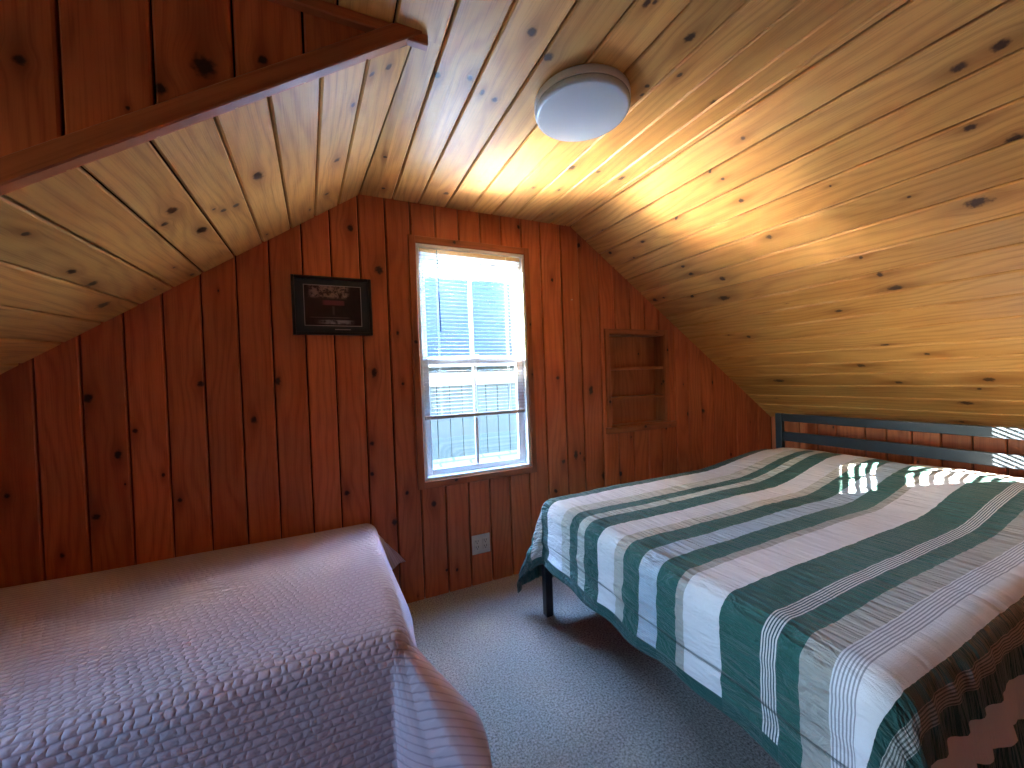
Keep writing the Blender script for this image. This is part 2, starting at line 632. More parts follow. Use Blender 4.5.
def board(pl, pieces, mat, parent, name='board', th=.018, ch=.0048, gap=.0029, cl=True, cr=True, tlo=.80, thi=1.12):
    """pieces: list of quads ((u0,v),(u1,v),(u1,v),(u0,v)) start-left, start-right, end-right, end-left"""
    verts, faces, uvs = [], [], []
    umid = sum(q[0][0] + q[1][0] for q in pieces) / (2 * len(pieces))
    for (a0, a1, b1, b0, *fl) in pieces:
        L = fl[0] if fl else cl
        R = fl[1] if fl else cr
        base = len(verts)
        for (p0, p1) in ((a0, a1), (b0, b1)):
            w = p1[0] - p0[0]
            c0, c1 = (ch if L else 0.0), (ch if R else 0.0)
            g0, g1 = (gap if L else 0.0), (gap if R else 0.0)
            prof = [(g0, -th), (g0, -c0), (g0 + c0, 0), (w - g1 - c1, 0), (w - g1, -c1), (w - g1, -th)]
            for du, n in prof:
                k = du / w if abs(w) > 1e-6 else 0
                u = p0[0] + du
                v = p0[1] + (p1[1] - p0[1]) * k
                verts.append(pl.p(u, v, n))
                uvs.append((v, u - umid))
        for i in range(6):
            j = (i + 1) % 6
            faces.append([base + i, base + j, base + 6 + j, base + 6 + i])
        faces.append([base + i for i in range(5, -1, -1)])
        faces.append([base + 6 + i for i in range(6)])
    me = bpy.data.meshes.new(name)
    me.from_pydata(verts, [], faces)
    bm = bmesh.new()
    bm.from_mesh(me)
    bmesh.ops.recalc_face_normals(bm, faces=bm.faces)
    bm.to_mesh(me)
    bm.free()
    uvl = me.uv_layers.new(name='UVMap')
    for lp in me.loops:
        uvl.data[lp.index].uv = uvs[lp.vertex_index]
    o = link(name, me, mat, parent)
    dress(o, tlo=tlo, thi=thi)
    BOARDS.append((pl, pieces, umid, o, []))
    return o


def inside(q, u, v):
    a0, a1, b1, b0 = q[:4]
    lo = min(a0[1], a1[1]) - .01
    hi = max(b0[1], b1[1]) + .01
    if not lo <= v <= hi:
        return False
    k = (v - (a0[1] + a1[1]) / 2) / max(1e-6, (b0[1] + b1[1]) / 2 - (a0[1] + a1[1]) / 2)
    return a0[0] + (b0[0] - a0[0]) * k <= u <= a1[0] + (b1[0] - a1[0]) * k


def knots(pl, pts):
    """pts: (px, py, radius in metres) of knots seen in the photograph, projected onto the boarding"""
    for px, py, r in pts:
        h = hit(px, py, pl.O, pl.N) - pl.O
        u, v = h.dot(pl.U), h.dot(pl.V)
        for b in BOARDS:
            if b[0] is pl and any(inside(q, u, v) for q in b[1]) and len(b[4]) < NK:
                b[4].append((v, u - b[2], r))
                break


def finish_knots():
    for pl, pcs, umid, o, ks in BOARDS:
        w = pcs[0][1][0] - pcs[0][0][0]
        v0 = min(q[0][1] for q in pcs)
        v1 = max(q[2][1] for q in pcs)
        n_extra = rng.choice((0, 0, 1)) if ks else rng.choice((0, 1, 1, 2))
        for _ in range(n_extra):
            if len(ks) < NK:
                ks.append((rng.uniform(v0, v1), rng.uniform(-.4, .4) * w, rng.uniform(.003, .009) if ks else rng.uniform(.004, .013)))
        for i, k in enumerate(ks):
            o['k%d' % i] = [float(c) for c in k]


def cut(lo, hi, openings, u0, u1):
    """split a vertical strip u0..u1 (lo(u)..hi(u)) round rectangular openings -> quads"""
    xs = sorted({u0, u1} | {c for o in openings for c in (o[0], o[1]) if u0 < c < u1})
    out = []
    for a, b in zip(xs, xs[1:]):
        fl = (a == u0, b == u1)
        mid = (a + b) / 2
        spans = [(lo, hi)]
        for o in openings:
            if o[0] <= mid <= o[1]:
                spans = [(lo, (lambda z: lambda u: z)(o[2])), ((lambda z: lambda u: z)(o[3]), hi)]
        for s, e in spans:
            out.append(((a, s(a)), (b, s(b)), (b, e(b)), (a, e(a)), *fl))
    return out


# ------------------------------------------------------------------ setting: floor and shell
floor = box('floor', DWX - .2, KX + .2, BY - .2, WY + .02, -.12, 0, 'carpet')
tag(floor, 'grey beige speckled loop carpet between the two beds', kind='structure')

# window and niche openings in the far wall (x0, x1, z0, z1)
WO = (.452, 1.134, .655, 1.996)
NO = (1.772, 2.298, .846, 1.506)


def zc(x):
    if x < LXF:
        return lz(x, WY)
    if x > RX:
        return rz_(x)
    return CZ


# far wall: solid core with the two openings, boards in front
def far_core():
    xs = [LWX - .15, LXF, WO[0], WO[1], RX, NO[0], NO[1], KX + .15]
    bm = bmesh.new()
    y0, y1 = WY + .0195, WY + .10
    top = lambda x: zc(x) + .10
    for a, b in zip(xs, xs[1:]):
        mid = (a + b) / 2
        spans = [(lambda x: -.1, top)]
        if WO[0] <= mid <= WO[1]:
            spans = [(lambda x: -.1, lambda x: WO[2]), (lambda x: WO[3], top)]
        if NO[0] <= mid <= NO[1]:
            spans = [(lambda x: -.1, lambda x: NO[2]), (lambda x: NO[3], top)]
        for lo, hi in spans:
            v = [bm.verts.new(p) for p in ((a, y0, lo(a)), (b, y0, lo(b)), (b, y0, hi(b)), (a, y0, hi(a)),
                                           (a, y1, lo(a)), (b, y1, lo(b)), (b, y1, hi(b)), (a, y1, hi(a)))]
            for f in ((0, 1, 2, 3), (7, 6, 5, 4), (0, 4, 5, 1), (1, 5, 6, 2), (2, 6, 7, 3), (3, 7, 4, 0)):
                bm.faces.new([v[i] for i in f])
    bmesh.ops.recalc_face_normals(bm, faces=bm.faces)
    return bm_obj('wall_far', bm, 'backing')


wall_far = tag(far_core(), 'reddish knotty pine gable wall of upright boards round the window', kind='structure')
# outside skin of our own house: gable wall round the window and the roof behind it
GY0, GY1 = WY + .101, WY + .118
ridge_x, ridge_z, eave_z = .83, 3.35, .2
gab = lambda x: ridge_z - abs(x - ridge_x) * .691
for q in ([(-3.6, -2.8), (WO[0] - .005, -2.8), (WO[0] - .005, gab(WO[0])), (-3.6, gab(-3.6))],
          [(WO[1] + .005, -2.8), (5.3, -2.8), (5.3, gab(5.3)), (WO[1] + .005, gab(WO[1]))],
          [(WO[0] - .005, -2.8), (WO[1] + .005, -2.8), (WO[1] + .005, WO[2]), (WO[0] - .005, WO[2])],
          [(WO[0] - .005, WO[3]), (WO[1] + .005, WO[3]), (WO[1] + .005, gab(WO[1])), (ridge_x, ridge_z), (WO[0] - .005, gab(WO[0]))]):
    prism('outer_cladding', [Vector((x, GY0, z)) for x, z in q], (0, 1, 0), GY1 - GY0, 'ext_house', wall_far)
for s_ in (-1, 1):
    xe = ridge_x + s_ * 4.6
    roof_p = [Vector((ridge_x, GY1, ridge_z + .02)), Vector((xe, GY1, gab(xe) + .02)), Vector((xe, GY1, gab(xe) + .10)), Vector((ridge_x, GY1, ridge_z + .10))]
    prism('outer_roof', roof_p, (0, -1, 0), GY1 - BY + .10 if s_ > 0 else GY1 - CHY - .12, 'ext_roof', wall_far)
P_FAR = Plane((0, WY, 0), (1, 0, 0), (0, 0, 1), (0, -1, 0))
edges = [-1.87, -1.742, -1.606, -1.470, -1.336, -1.202, -1.068, -.931, -.791, -.658, -.520, -.383, -.248, -.105, .026, .164, .300,
         .433, .573, .711, .845, .980, 1.118, 1.254, 1.407, 1.547, 1.705, 1.84, 1.977, 2.114, 2.251, 2.40, 2.54, 2.69, 2.83,
         2.965, 3.10, 3.237, 3.375, 3.56]
for a, b in zip(edges, edges[1:]):
    board(P_FAR, cut(lambda u: 0.0, lambda u: min(zc(u - .001), zc(u + .001)) + .03, [WO, NO], a, b), 'pine_wall', wall_far)
knots(P_FAR, [(88, 398, .017), (96, 517, .015), (7, 496, .010), (180, 500, .010), (201, 384, .016), (135, 431, .011), (278, 381, .013),
              (347, 493, .014), (374, 373, .016), (372, 443.5, .014), (372, 474, .011), (407, 493, .013), (379, 270, .024),
              (350, 228, .018), (434, 504, .018), (395, 522, .016), (447, 570, .009), (457, 570, .009), (557.7, 377.7, .013),
              (591, 390.6, .020), (576, 454.7, .018), (563.6, 461.7, .016), (585, 458.6, .018), (604.6, 475.4, .03), (555.8, 491, .016),
              (397.6, 333, .008), (403, 383.6, .009), (552, 280, .012), (518.7, 227, .012), (579, 245, .013), (703.5, 411, .02),
              (688, 414, .014), (713, 382.5, .015), (621, 474, .014), (62, 556, .010), (254, 420, .014), (118, 455, .013)])

# right knee wall
wall_right = tag(box('wall_right', KX + .0195, KX + .15, BY - .15, WY + .0195, -.1, rz_(KX) + .03, 'backing'),
                 'low knotty pine knee wall behind the black metal headboard', kind='structure')
P_KNEE = Plane((KX, 0, 0), (0, -1, 0), (0, 0, 1), (-1, 0, 0))
ke = [WY - .001, 2.10, 1.965, 1.83, 1.698, 1.52, 1.397, 1.263, 1.124, .988, .853]
while ke[-1] > BY:
    ke.append(max(BY, ke[-1] - .137))
for a, b in zip(ke, ke[1:]):
    board(P_KNEE, [((-a, 0), (-b, 0), (-b, rz_(KX) + .006), (-a, rz_(KX) + .006))], 'pine_wall', wall_right)

# left wall (knee wall under the slope, full height in the dormer) and back wall
wall_left = tag(prism('wall_left', [Vector((LWX - .0195, WY + .0195, -.1)), Vector((LWX - .0195, WY + .0195, lz(LWX, WY) + .05)),
                                    Vector((LWX - .0195, CHY, lz(LWX, CHY) + .05)), Vector((LWX - .0195, CHY, -.1))], (-1, 0, 0), .12, 'backing'),
                'knotty pine knee wall at the foot of the left roof slope', kind='structure')
P_LEFT = Plane((LWX, 0, 0), (0, 1, 0), (0, 0, 1), (1, 0, 0))
u = CHY
while u < WY - .01:
    e = min(u + .1325, WY)
    zt = lambda y: lz(LWX, y) + .01
    board(P_LEFT, [((u, 0), (e, 0), (e, zt(e)), (u, zt(u)))], 'pine_wall', wall_left)
    u = e
# outer dormer wall with the second window (y0, y1, z0, z1), out of the photograph's view
BO = (.42, .98, 1.00, 1.72)


def dormer_core():
    bm = bmesh.new()
    xa, xb = DWX - .12, DWX - .0195
    ys = [BY - .15, BO[0], BO[1], CHY + .1]
    for a, b in zip(ys, ys[1:]):
        spans = [(-.1, CZ + .1)] if not BO[0] < (a + b) / 2 < BO[1] else [(-.1, BO[2]), (BO[3], CZ + .1)]
        for lo, hi in spans:
            add_box(bm, xa, xb, a, b, lo, hi)
    return bm_obj('wall_dormer_outer', bm, 'backing')


wall_do = tag(dormer_core(), 'outer knotty pine wall of the dormer alcove left of the viewer', kind='structure')
P_DORM = Plane((DWX, 0, 0), (0, 1, 0), (0, 0, 1), (1, 0, 0))
u = BY
while u < CHY - .01:
    e = min(u + .137, CHY)
    board(P_DORM, cut(lambda w: 0.0, lambda w: CZ + .006, [BO], u, e), 'pine_wall', wall_do)
    u = e
wall_back = tag(box('wall_back', DWX - .15, KX + .15, BY - .15, BY - .0195, -.1, CZ + .1, 'backing'), 'knotty pine wall behind the viewer', kind='structure')
P_BACK = Plane((0, BY, 0), (-1, 0, 0), (0, 0, 1), (0, 1, 0))
u = -KX
while u < -DWX - .01:
    e = min(u + .137, -DWX)
    zt = lambda w: (rz_(-w) if -w > RX else CZ) + .012
    board(P_BACK, [((u, 0), (e, 0), (e, zt(e)), (u, zt(u)))], 'pine_wall', wall_back)
    u = e

# ------------------------------------------------------------------ ceilings
up_ = lambda v, d: Vector(v) + Vector((0, 0, d))
ceil_flat = tag(prism('ceiling', [Vector((DWX - .15, BY - .15, CZ + .0195)), Vector((RX + .02, BY - .15, CZ + .0195)),
                                  Vector((RX + .02, WY + .1, CZ + .0195)), Vector((LXF - .02, WY + .1, CZ + .0195)),
                                  Vector((LXN - .02, CHY + .02, CZ + .0195)), Vector((DWX - .15, CHY + .02, CZ + .0195))], (0, 0, 1), .1, 'backing'),
                'flat golden knotty pine ceiling strip along the ridge', kind='structure')
P_FLAT = Plane((0, 0, CZ), (1, 0, 0), (0, 1, 0), (0, 0, -1))
fe = [.343, .483, .637, .781, .926, 1.067, 1.205, 1.342, 1.452, RX]
for a, b in zip(fe, fe[1:]):
    board(P_FLAT, [((a, BY), (b, BY), (b, WY), (a, WY))], 'pine_ceil', ceil_flat)
board(P_FLAT, [((LXN + .004, CHY), (.343, CHY), (.343, WY), (.268, WY), False, True)], 'pine_ceil', ceil_flat)
board(P_FLAT, [((LXN, CHY), (LXN + .004, CHY), (.268, WY), (LXF, WY), False, False)], 'pine_ceil', ceil_flat, tlo=.8, thi=.82)
u = .343
while u > DWX + .01:
    e = max(DWX, u - .1435)
    board(P_FLAT, [((e, BY), (u, BY), (u, CHY), (e, CHY))], 'pine_ceil', ceil_flat)
    u = e
knots(P_FLAT, [(532, 32, .014), (548, 57, .017), (690, 37.4, .016), (679.5, 75.2, .012), (714, 102, .013), (572, 167.6, .018), (621.5, 178.3, .016),
               (598, 172, .014), (533.4, 187.8, .012), (559, 190, .010), (446, 193.4, .016), (479.7, 181, .012), (494.7, 99.7, .012),
               (647, 3, .010), (655, 2, .008), (647, 86, .010), (385, 157, .010), (437, 75, .012), (470, 78, .010), (642, 95, .008)])

sT = Vector((1, 0, -RS)).normalized()
sN = Vector((-RS, 0, -1)).normalized()
P_RS = Plane((RX, 0, CZ), sT, (0, 1, 0), sN)
S_END = (KX - RX) * SL
ceil_r = tag(prism('ceiling_slope_right', [P_RS.p(-.03, BY - .15, -.0195), P_RS.p(S_END + .15, BY - .15, -.0195),
                                           P_RS.p(S_END + .15, WY + .1, -.0195), P_RS.p(-.03, WY + .1, -.0195)], -sN, .1, 'backing'),
             'sloped golden knotty pine ceiling above the striped double bed', kind='structure')
se = [0, .145, .287, .429, .566, .718, .865, 1.008, 1.148, 1.291, 1.432, 1.58, 1.718, 1.842, 1.988, 2.134, 2.285, 2.42, S_END + .012]
for a, b in zip(se, se[1:]):
    board(P_RS, [((a, BY), (b, BY), (b, WY), (a, WY))], 'pine_ceil', ceil_r)
knots(P_RS, [(610, 252.8, .015), (603, 231, .013), (642.7, 241.6, .011), (676, 218.6, .009), (683, 266.5, .013), (691, 274, .015), (634, 258, .010),
             (663.5, 297.7, .011), (692, 296.7, .010), (710, 172, .009), (741, 200.6, .013), (769, 237, .016), (722.5, 179, .009), (743, 138.7, .010),
             (930.6, 120, .013), (958.7, 67.5, .014), (977.5, 202.5, .026), (970, 127.5, .012), (1015, 139.5, .020), (895, 288, .020), (880, 275, .014),
             (861, 257.6, .010), (722.5, 278.6, .019), (724, 298, .024), (838.7, 311, .013), (748.7, 336.7, .016), (861, 365.6, .021), (898.7, 382.5, .018),
             (988.7, 379.5, .022), (966, 403, .022), (885.6, 345, .012), (778.7, 380.6, .022), (655, 300, .02), (927, 354, .014), (1000, 45, .016)])

# left slope, between the far wall and the dormer
lU = Vector((lN.z, 0, -lN.x)).normalized()
if lU.x > 0:
    lU = -lU
lV = lN.cross(lU).normalized()
if lV.y < 0:
    lV = -lV
P_LS = Plane(lF, lU, lV, lN)


def luv(x, y):
    h = Vector((x, y, lz(x, y))) - lF
    return (h.dot(lU), h.dot(lV))


ceil_l = tag(prism('ceiling_slope_left', [Vector((LXF + .015, WY + .1, lz(LXF + .015, WY + .1))) - lN * .0195, Vector((LWX - .1, WY + .1, lz(LWX - .1, WY + .1))) - lN * .0195,
                                          Vector((LWX - .1, CHY + .021, lz(LWX - .1, CHY + .021))) - lN * .0195, Vector((LXN + .0, CHY + .021, lz(LXN + .0, CHY + .021))) - lN * .0195],
                   -lN, .1, 'backing'),
             'sloped golden knotty pine ceiling above the lavender bed', kind='structure')
le = [(LXN, LXF), (.134, .072), (.012, -.039), (-.113, -.147), (-.229, -.268), (-.354, -.382), (-.475, -.506), (-.597, -.616), (-.727, -.735),
      (-.855, -.855), (-.98, -.978), (-1.10, -1.10), (-1.225, -1.225), (-1.35, -1.35), (-1.475, -1.475), (-1.6, -1.6), (-1.725, -1.725), (LWX - .01, LWX - .01)]
for (n0, f0), (n1, f1) in zip(le, le[1:]):
    board(P_LS, [(luv(n0, CHY), luv(n1, CHY), luv(n1, WY), luv(f0 if 0 else f1, WY))[:2] + (luv(n1 if 0 else f1, WY), luv(f0, WY))], 'pine_ceil', ceil_l)
knots(P_LS, [(337, 160, .016), (326.6, 194, .012), (258, 176, .020), (236, 205.4, .013), (223.5, 210.6, .011), (202, 230, .020), (172, 210.6, .018),
             (164.6, 224, .013), (92.4, 283.6, .018), (71, 271.6, .013), (103, 305, .026), (26, 234, .009), (389, 66.6, .012), (372, 74, .010)])

# dormer cheek, facing the viewer
P_CH = Plane((0, CHY, 0), (1, 0, 0), (0, 0, 1), (0, -1, 0))
cheek = tag(prism('wall_dormer', [Vector((LWX, CHY + .0195, lz(LWX, CHY) + .045)), Vector((LXN - .045, CHY + .0195, CZ + .012)), Vector((LXN - .045, CHY + .0195, CZ + .019)), Vector((LWX, CHY + .0195, CZ + .019))],
                  (0, 1, 0), .05, 'backing'),
            'dark triangular pine cheek wall of the dormer above the left slope', kind='structure')
ce = [LWX, -1.724, -1.57, -1.416, -1.262, -1.108, -.954, -.80, -.645, -.491, -.337, -.183, -.03, .127, LXN]
for a, b in zip(ce, ce[1:]):
    board(P_CH, [((a, lz(a, CHY) - .004), (b, lz(b, CHY) - .004), (b, CZ + .002), (a, CZ + .002))], 'pine_wall', cheek, th=.017)
knots(P_CH, [(204, 66.6, .026), (159, 88, .016), (20, 60, .012), (262, 60, .012)])


def trim_bar(name, p0, p1, up_v, h, out_v, d, mat, parent, ch=.003):
    """straight moulding from p0 to p1; h along up_v, d along out_v"""
    p0, p1, up_v, out_v = Vector(p0), Vector(p1), Vector(up_v).normalized(), Vector(out_v).normalized()
    ln = (p1 - p0)
    L = ln.length
    pl = Plane(p0 + out_v * d, up_v, ln.normalized(), out_v)
    return board(pl, [((0, 0), (h, 0), (h, L), (0, L))], mat, parent, name=name, th=d, ch=ch, gap=0)


sd = (Vector((LXN, CHY, CZ)) - Vector((LWX, CHY, lz(LWX, CHY)))).normalized()
sperp = Vector((-sd.z, 0, sd.x))
trim_bar('trim_strip', Vector((LWX, CHY, lz(LWX, CHY))) - sperp * .012, Vector((LXN + .012, CHY, CZ)) - sperp * .004, sperp, .046, (0, -1, 0), .026, 'pine_trim', cheek)
u = DWX
while u < LWX - .01:
    e = min(u + .142, LWX)
    board(P_CH, [((u, 0), (e, 0), (e, CZ + .002), (u, CZ + .002))], 'pine_wall', cheek, th=.017)
    u = e
box('alcove_core', DWX - .1, LWX - .0195, CHY + .0195, CHY + .09, -.1, CZ + .019, 'backing', cheek)
trim_bar('trim_strip', (DWX, CHY, CZ - .032), (LXN + .03, CHY, CZ - .032), (0, 0, 1), .031, (0, -1, 0), .022, 'pine_trim', cheek)
finish_knots_later = True

# ------------------------------------------------------------------ window
x0, x1, z0, z1 = WO
win = tag(empty('window_1', ((x0 + x1) / 2, WY, z0)), 'white double hung window with centre muntins in the gable wall', kind='structure')
JY0, JY1 = WY - .004, WY + .115
JT = .02
for nm, b in (('jamb', (x0, x0 + JT, JY0, JY1, z0, z1)), ('jamb', (x1 - JT, x1, JY0, JY1, z0, z1)),
              ('head_jamb', (x0 + JT, x1 - JT, JY0, JY1, z1 - JT, z1)), ('sill', (x0 + JT, x1 - JT, JY0, JY1 + .03, z0, z0 + JT))):
    box(nm, *b, 'vinyl', win, .002)
gx0, gx1 = x0 + JT, x1 - JT
# parting stops beside the sashes
for a, b in ((gx0, gx0 + .012), (gx1 - .012, gx1)):
    box('stop', a, b, WY + .0350, WY + .0375, z0 + JT, z1 - JT, 'vinyl', win, .002)


def sash(name, ya, yb, za, zb, st, tr, br):
    s = box(name, gx0 + .003, gx0 + .003 + st, ya, yb, za, zb, 'vinyl', win, .004)
    a, b = gx0 + .003 + st, gx1 - .003 - st
    box('stile', b, b + st, ya, yb, za, zb, 'vinyl', s, .004)
    box('top_rail', a, b, ya, yb, zb - tr, zb, 'vinyl', s, .004)
    box('bottom_rail', a, b, ya, yb, za, za + br, 'vinyl', s, .004)
    mx = (a + b) / 2
    box('muntin', mx - .011, mx + .011, ya + .006, yb - .006, za + br, zb - tr, 'vinyl', s, .003)
    for p, q in ((a, mx - .011), (mx + .011, b)):
        box('pane', p, q, (ya + yb) / 2 - .002, (ya + yb) / 2 + .002, za + br, zb - tr, 'glass', s)
    return s


ls = sash('lower_sash', WY + .038, WY + .060, z0 + JT + .002, 1.352, .040, .036, .034)
us = sash('upper_sash', WY + .062, WY + .084, 1.318, z1 - JT - .002, .040, .062, .036)
bm = bmesh.new()
mx = (gx0 + gx1) / 2
add_box(bm, mx - .03, mx + .03, WY + .044, WY + .066, 1.352, 1.360, .003)
bmesh.ops.create_cone(bm, cap_ends=True, segments=16, radius1=.014, radius2=.010, depth=.016, matrix=Matrix.Translation((mx, WY + .055, 1.366)))
add_box(bm, mx - .006, mx + .034, WY + .048, WY + .058, 1.366, 1.374, .003)
bm_obj('sash_lock', bm, 'vinyl', win)
# wooden casing round the window
box('casing_backing_left', x0 - .002, x0, WY - .004, WY + .10, z0, z1, 'backing', win)
CW = .036
trim_bar('casing', (x0 - CW, WY, z0 - .036), (x0 - CW, WY, z1 + CW), (1, 0, 0), CW + .004, (0, -1, 0), .014, 'pine_trim', win)
trim_bar('casing', (x1 - .004, WY, z0 - .036), (x1 - .004, WY, z1 + CW), (1, 0, 0), CW, (0, -1, 0), .014, 'pine_trim', win)
trim_bar('casing', (x0, WY, z1 - .004), (x1 - .004, WY, z1 - .004), (0, 0, 1), CW + .004, (0, -1, 0), .013, 'pine_trim', win)
trim_bar('apron', (x0 + .002, WY, z0 - .036), (x1 - .004, WY, z0 - .036), (0, 0, 1), .040, (0, -1, 0), .018, 'pine_trim', win)

# second window, in the dormer's outer wall out of the photograph's view
win2 = tag(empty('window_2', (DWX, (BO[0] + BO[1]) / 2, BO[2])), 'white dormer window in the alcove left of the viewer', kind='structure')
d0, d1, d2, d3 = BO
for nm, b in (('jamb', (d0, d0 + .02, d2, d3)), ('jamb', (d1 - .02, d1, d2, d3)), ('head_jamb', (d0 + .02, d1 - .02, d3 - .02, d3)), ('sill', (d0 + .02, d1 - .02, d2, d2 + .02))):
    box(nm, DWX - .12, DWX + .004, *b, 'vinyl', win2, .002)
s2 = box('sash', DWX - .08, DWX - .05, d0 + .02, d0 + .06, d2 + .02, d3 - .02, 'vinyl', win2, .004)
box('stile', DWX - .08, DWX - .05, d1 - .06, d1 - .02, d2 + .02, d3 - .02, 'vinyl', s2, .004)
box('top_rail', DWX - .08, DWX - .05, d0 + .06, d1 - .06, d3 - .06, d3 - .02, 'vinyl', s2, .004)
box('bottom_rail', DWX - .08, DWX - .05, d0 + .06, d1 - .06, d2 + .02, d2 + .06, 'vinyl', s2, .004)
box('pane', DWX - .067, DWX - .063, d0 + .06, d1 - .06, d2 + .06, d3 - .06, 'glass', s2)
for a_, b_ in ((d0 - CW, d0 + .004), (d1 - .004, d1 + CW)):
    trim_bar('casing', (DWX, a_, d2 - CW), (DWX, a_, d3 + CW), (0, 1, 0), b_ - a_, (1, 0, 0), .014, 'pine_trim', win2)
for a_, b_ in ((d2 - CW, d2 + .004), (d3 - .004, d3 + CW)):
    trim_bar('casing', (DWX, d0, a_), (DWX, d1, a_), (0, 0, 1), b_ - a_, (1, 0, 0), .013, 'pine_trim', win2)

# ------------------------------------------------------------------ mini blind
blind = tag(empty('window_blind', ((x0 + x1) / 2, WY + .02, z0)),
            'white horizontal mini blind lowered over the upper two thirds of the window', 'blind')
bx0, bx1 = gx0 + .004, gx1 - .004
BYC = WY + .021
box('headrail', bx0, bx1, BYC - .0125, BYC + .0125, z1 - JT - .027, z1 - JT - .001, 'slat', blind, .003)
box('bottom_rail', bx0, bx1, BYC - .011, BYC + .011, 1.000, 1.022, 'rail_grey', blind, .004)
SLAT_TILT = math.radians(0.5)


def slat_mesh():
    verts, faces = [], []
    n = 8
    W = .0125
    for xx in (bx0, bx1):
        for k in range(n + 1):
            a = -1 + 2 * k / n
            yy, zz = W * a, .0013 * (1 - a * a)
            c, s = math.cos(SLAT_TILT), math.sin(SLAT_TILT)
            Y, Z = yy * c - zz * s, yy * s + zz * c
            verts.append((xx, Y, Z + .0003))
            verts.append((xx, Y, Z - .0003))
    m = 2 * (n + 1)
    for k in range(n):
        i = 2 * k
        faces.append((i, i + 2, m + i + 2, m + i))
        faces.append((i + 1, m + i + 1, m + i + 3, i + 3))
        faces.append((i, i + 1, i + 3, i + 2))
        faces.append((m + i, m + i + 2, m + i + 3, m + i + 1))
    faces.append((0, m, m + 1, 1))
    faces.append((m - 2, m - 1, 2 * m - 1, 2 * m - 2))
    me = bpy.data.meshes.new('slat')
    me.from_pydata(verts, [], faces)
    me.materials.append(M['slat'])
    for p in me.polygons:
        p.use_smooth = len(p.vertices) == 4 and abs(p.normal.z) > .5
    return me


sm = slat_mesh()
zt = z1 - JT - .040
k = 0
while zt - k * .0213 > 1.026:
    s = link('slat', sm, None, blind)
    s.location = Vector((0, BYC, zt - k * .0213)) - blind.location
    s.matrix_parent_inverse = Matrix.Identity(4)
    k += 1


def tube(name, pts, r, mat, parent=None, seg=8):
    bm = bmesh.new()
    for a, b in zip(pts, pts[1:]):
        a, b = Vector(a), Vector(b)
        d = b - a
        mt = Matrix.Translation((a + b) / 2) @ d.to_track_quat('Z', 'Y').to_matrix().to_4x4()
        bmesh.ops.create_cone(bm, cap_ends=True, segments=seg, radius1=r, radius2=r, depth=d.length, matrix=mt)
    return bm_obj(name, bm, mat, parent, True)


for cx_ in (bx0 + .10, bx1 - .10):
    for yy in (BYC - .0135, BYC + .0135):
        tube('ladder_cord', [(cx_, yy, 1.012), (cx_, yy, z1 - JT - .01)], .0007, 'cord', blind, 6)
tube('tilt_wand', [(.578, BYC - .017, 1.965), (.583, BYC - .022, 1.50)], .0032, 'wand', blind, 8)

# ------------------------------------------------------------------ wall niche with shelves
niche = tag(empty('wall_niche', (2.035, WY, .80)), 'small recessed pine shelf niche with two shelves beside the window', 'shelf')
nx0, nx1, nz0, nz1 = NO
ND = .096


def panel(name, pl, u0, u1, v0, v1, mat, parent, th=.012, ch=.0015):
    return board(pl, [((u0, v0), (u1, v0), (u1, v1), (u0, v1))], mat, parent, name=name, th=th, ch=ch, gap=0)


panel('back_panel', Plane((0, WY + ND, 0), (1, 0, 0), (0, 0, 1), (0, -1, 0)), nx0, nx1, nz0, nz1, 'pine_trim', niche, .004)
panel('side_panel', Plane((nx0 + .008, WY, 0), (0, 1, 0), (0, 0, 1), (1, 0, 0)), .0, ND, nz0, nz1, 'pine_trim', niche, .008)
panel('side_panel', Plane((nx1 - .008, WY, 0), (0, 1, 0), (0, 0, 1), (-1, 0, 0)), .0, ND, nz0, nz1, 'pine_trim', niche, .008)
panel('top_panel', Plane((0, WY, nz1 - .008), (0, 1, 0), (1, 0, 0), (0, 0, -1)), .0, ND, nx0, nx1, 'pine_trim', niche, .008)
panel('bottom_panel', Plane((0, WY, nz0 + .008), (0, 1, 0), (1, 0, 0), (0, 0, 1)), .0, ND, nx0, nx1, 'pine_trim', niche, .008)
for zz in (1.268, 1.056):
    panel('shelf_board', Plane((0, WY + .006, zz), (0, 1, 0), (1, 0, 0), (0, 0, 1)), .0, ND - .008, nx0 + .008, nx1 - .008, 'pine_trim', niche, .018, .002)
trim_bar('frame_strip', (1.738, WY, .85), (1.738, WY, 1.54), (1, 0, 0), .038, (0, -1, 0), .013, 'pine_trim', niche)
trim_bar('frame_strip', (2.294, WY, .85), (2.294, WY, 1.54), (1, 0, 0), .038, (0, -1, 0), .013, 'pine_trim', niche)
trim_bar('frame_strip', (1.776, WY, 1.502), (2.294, WY, 1.502), (0, 0, 1), .038, (0, -1, 0), .012, 'pine_trim', niche)
trim_bar('sill_ledge', (1.728, WY, .806), (2.372, WY, .806), (0, 0, 1), .044, (0, -1, 0), .030, 'pine_trim', niche, .004)
finish_knots()

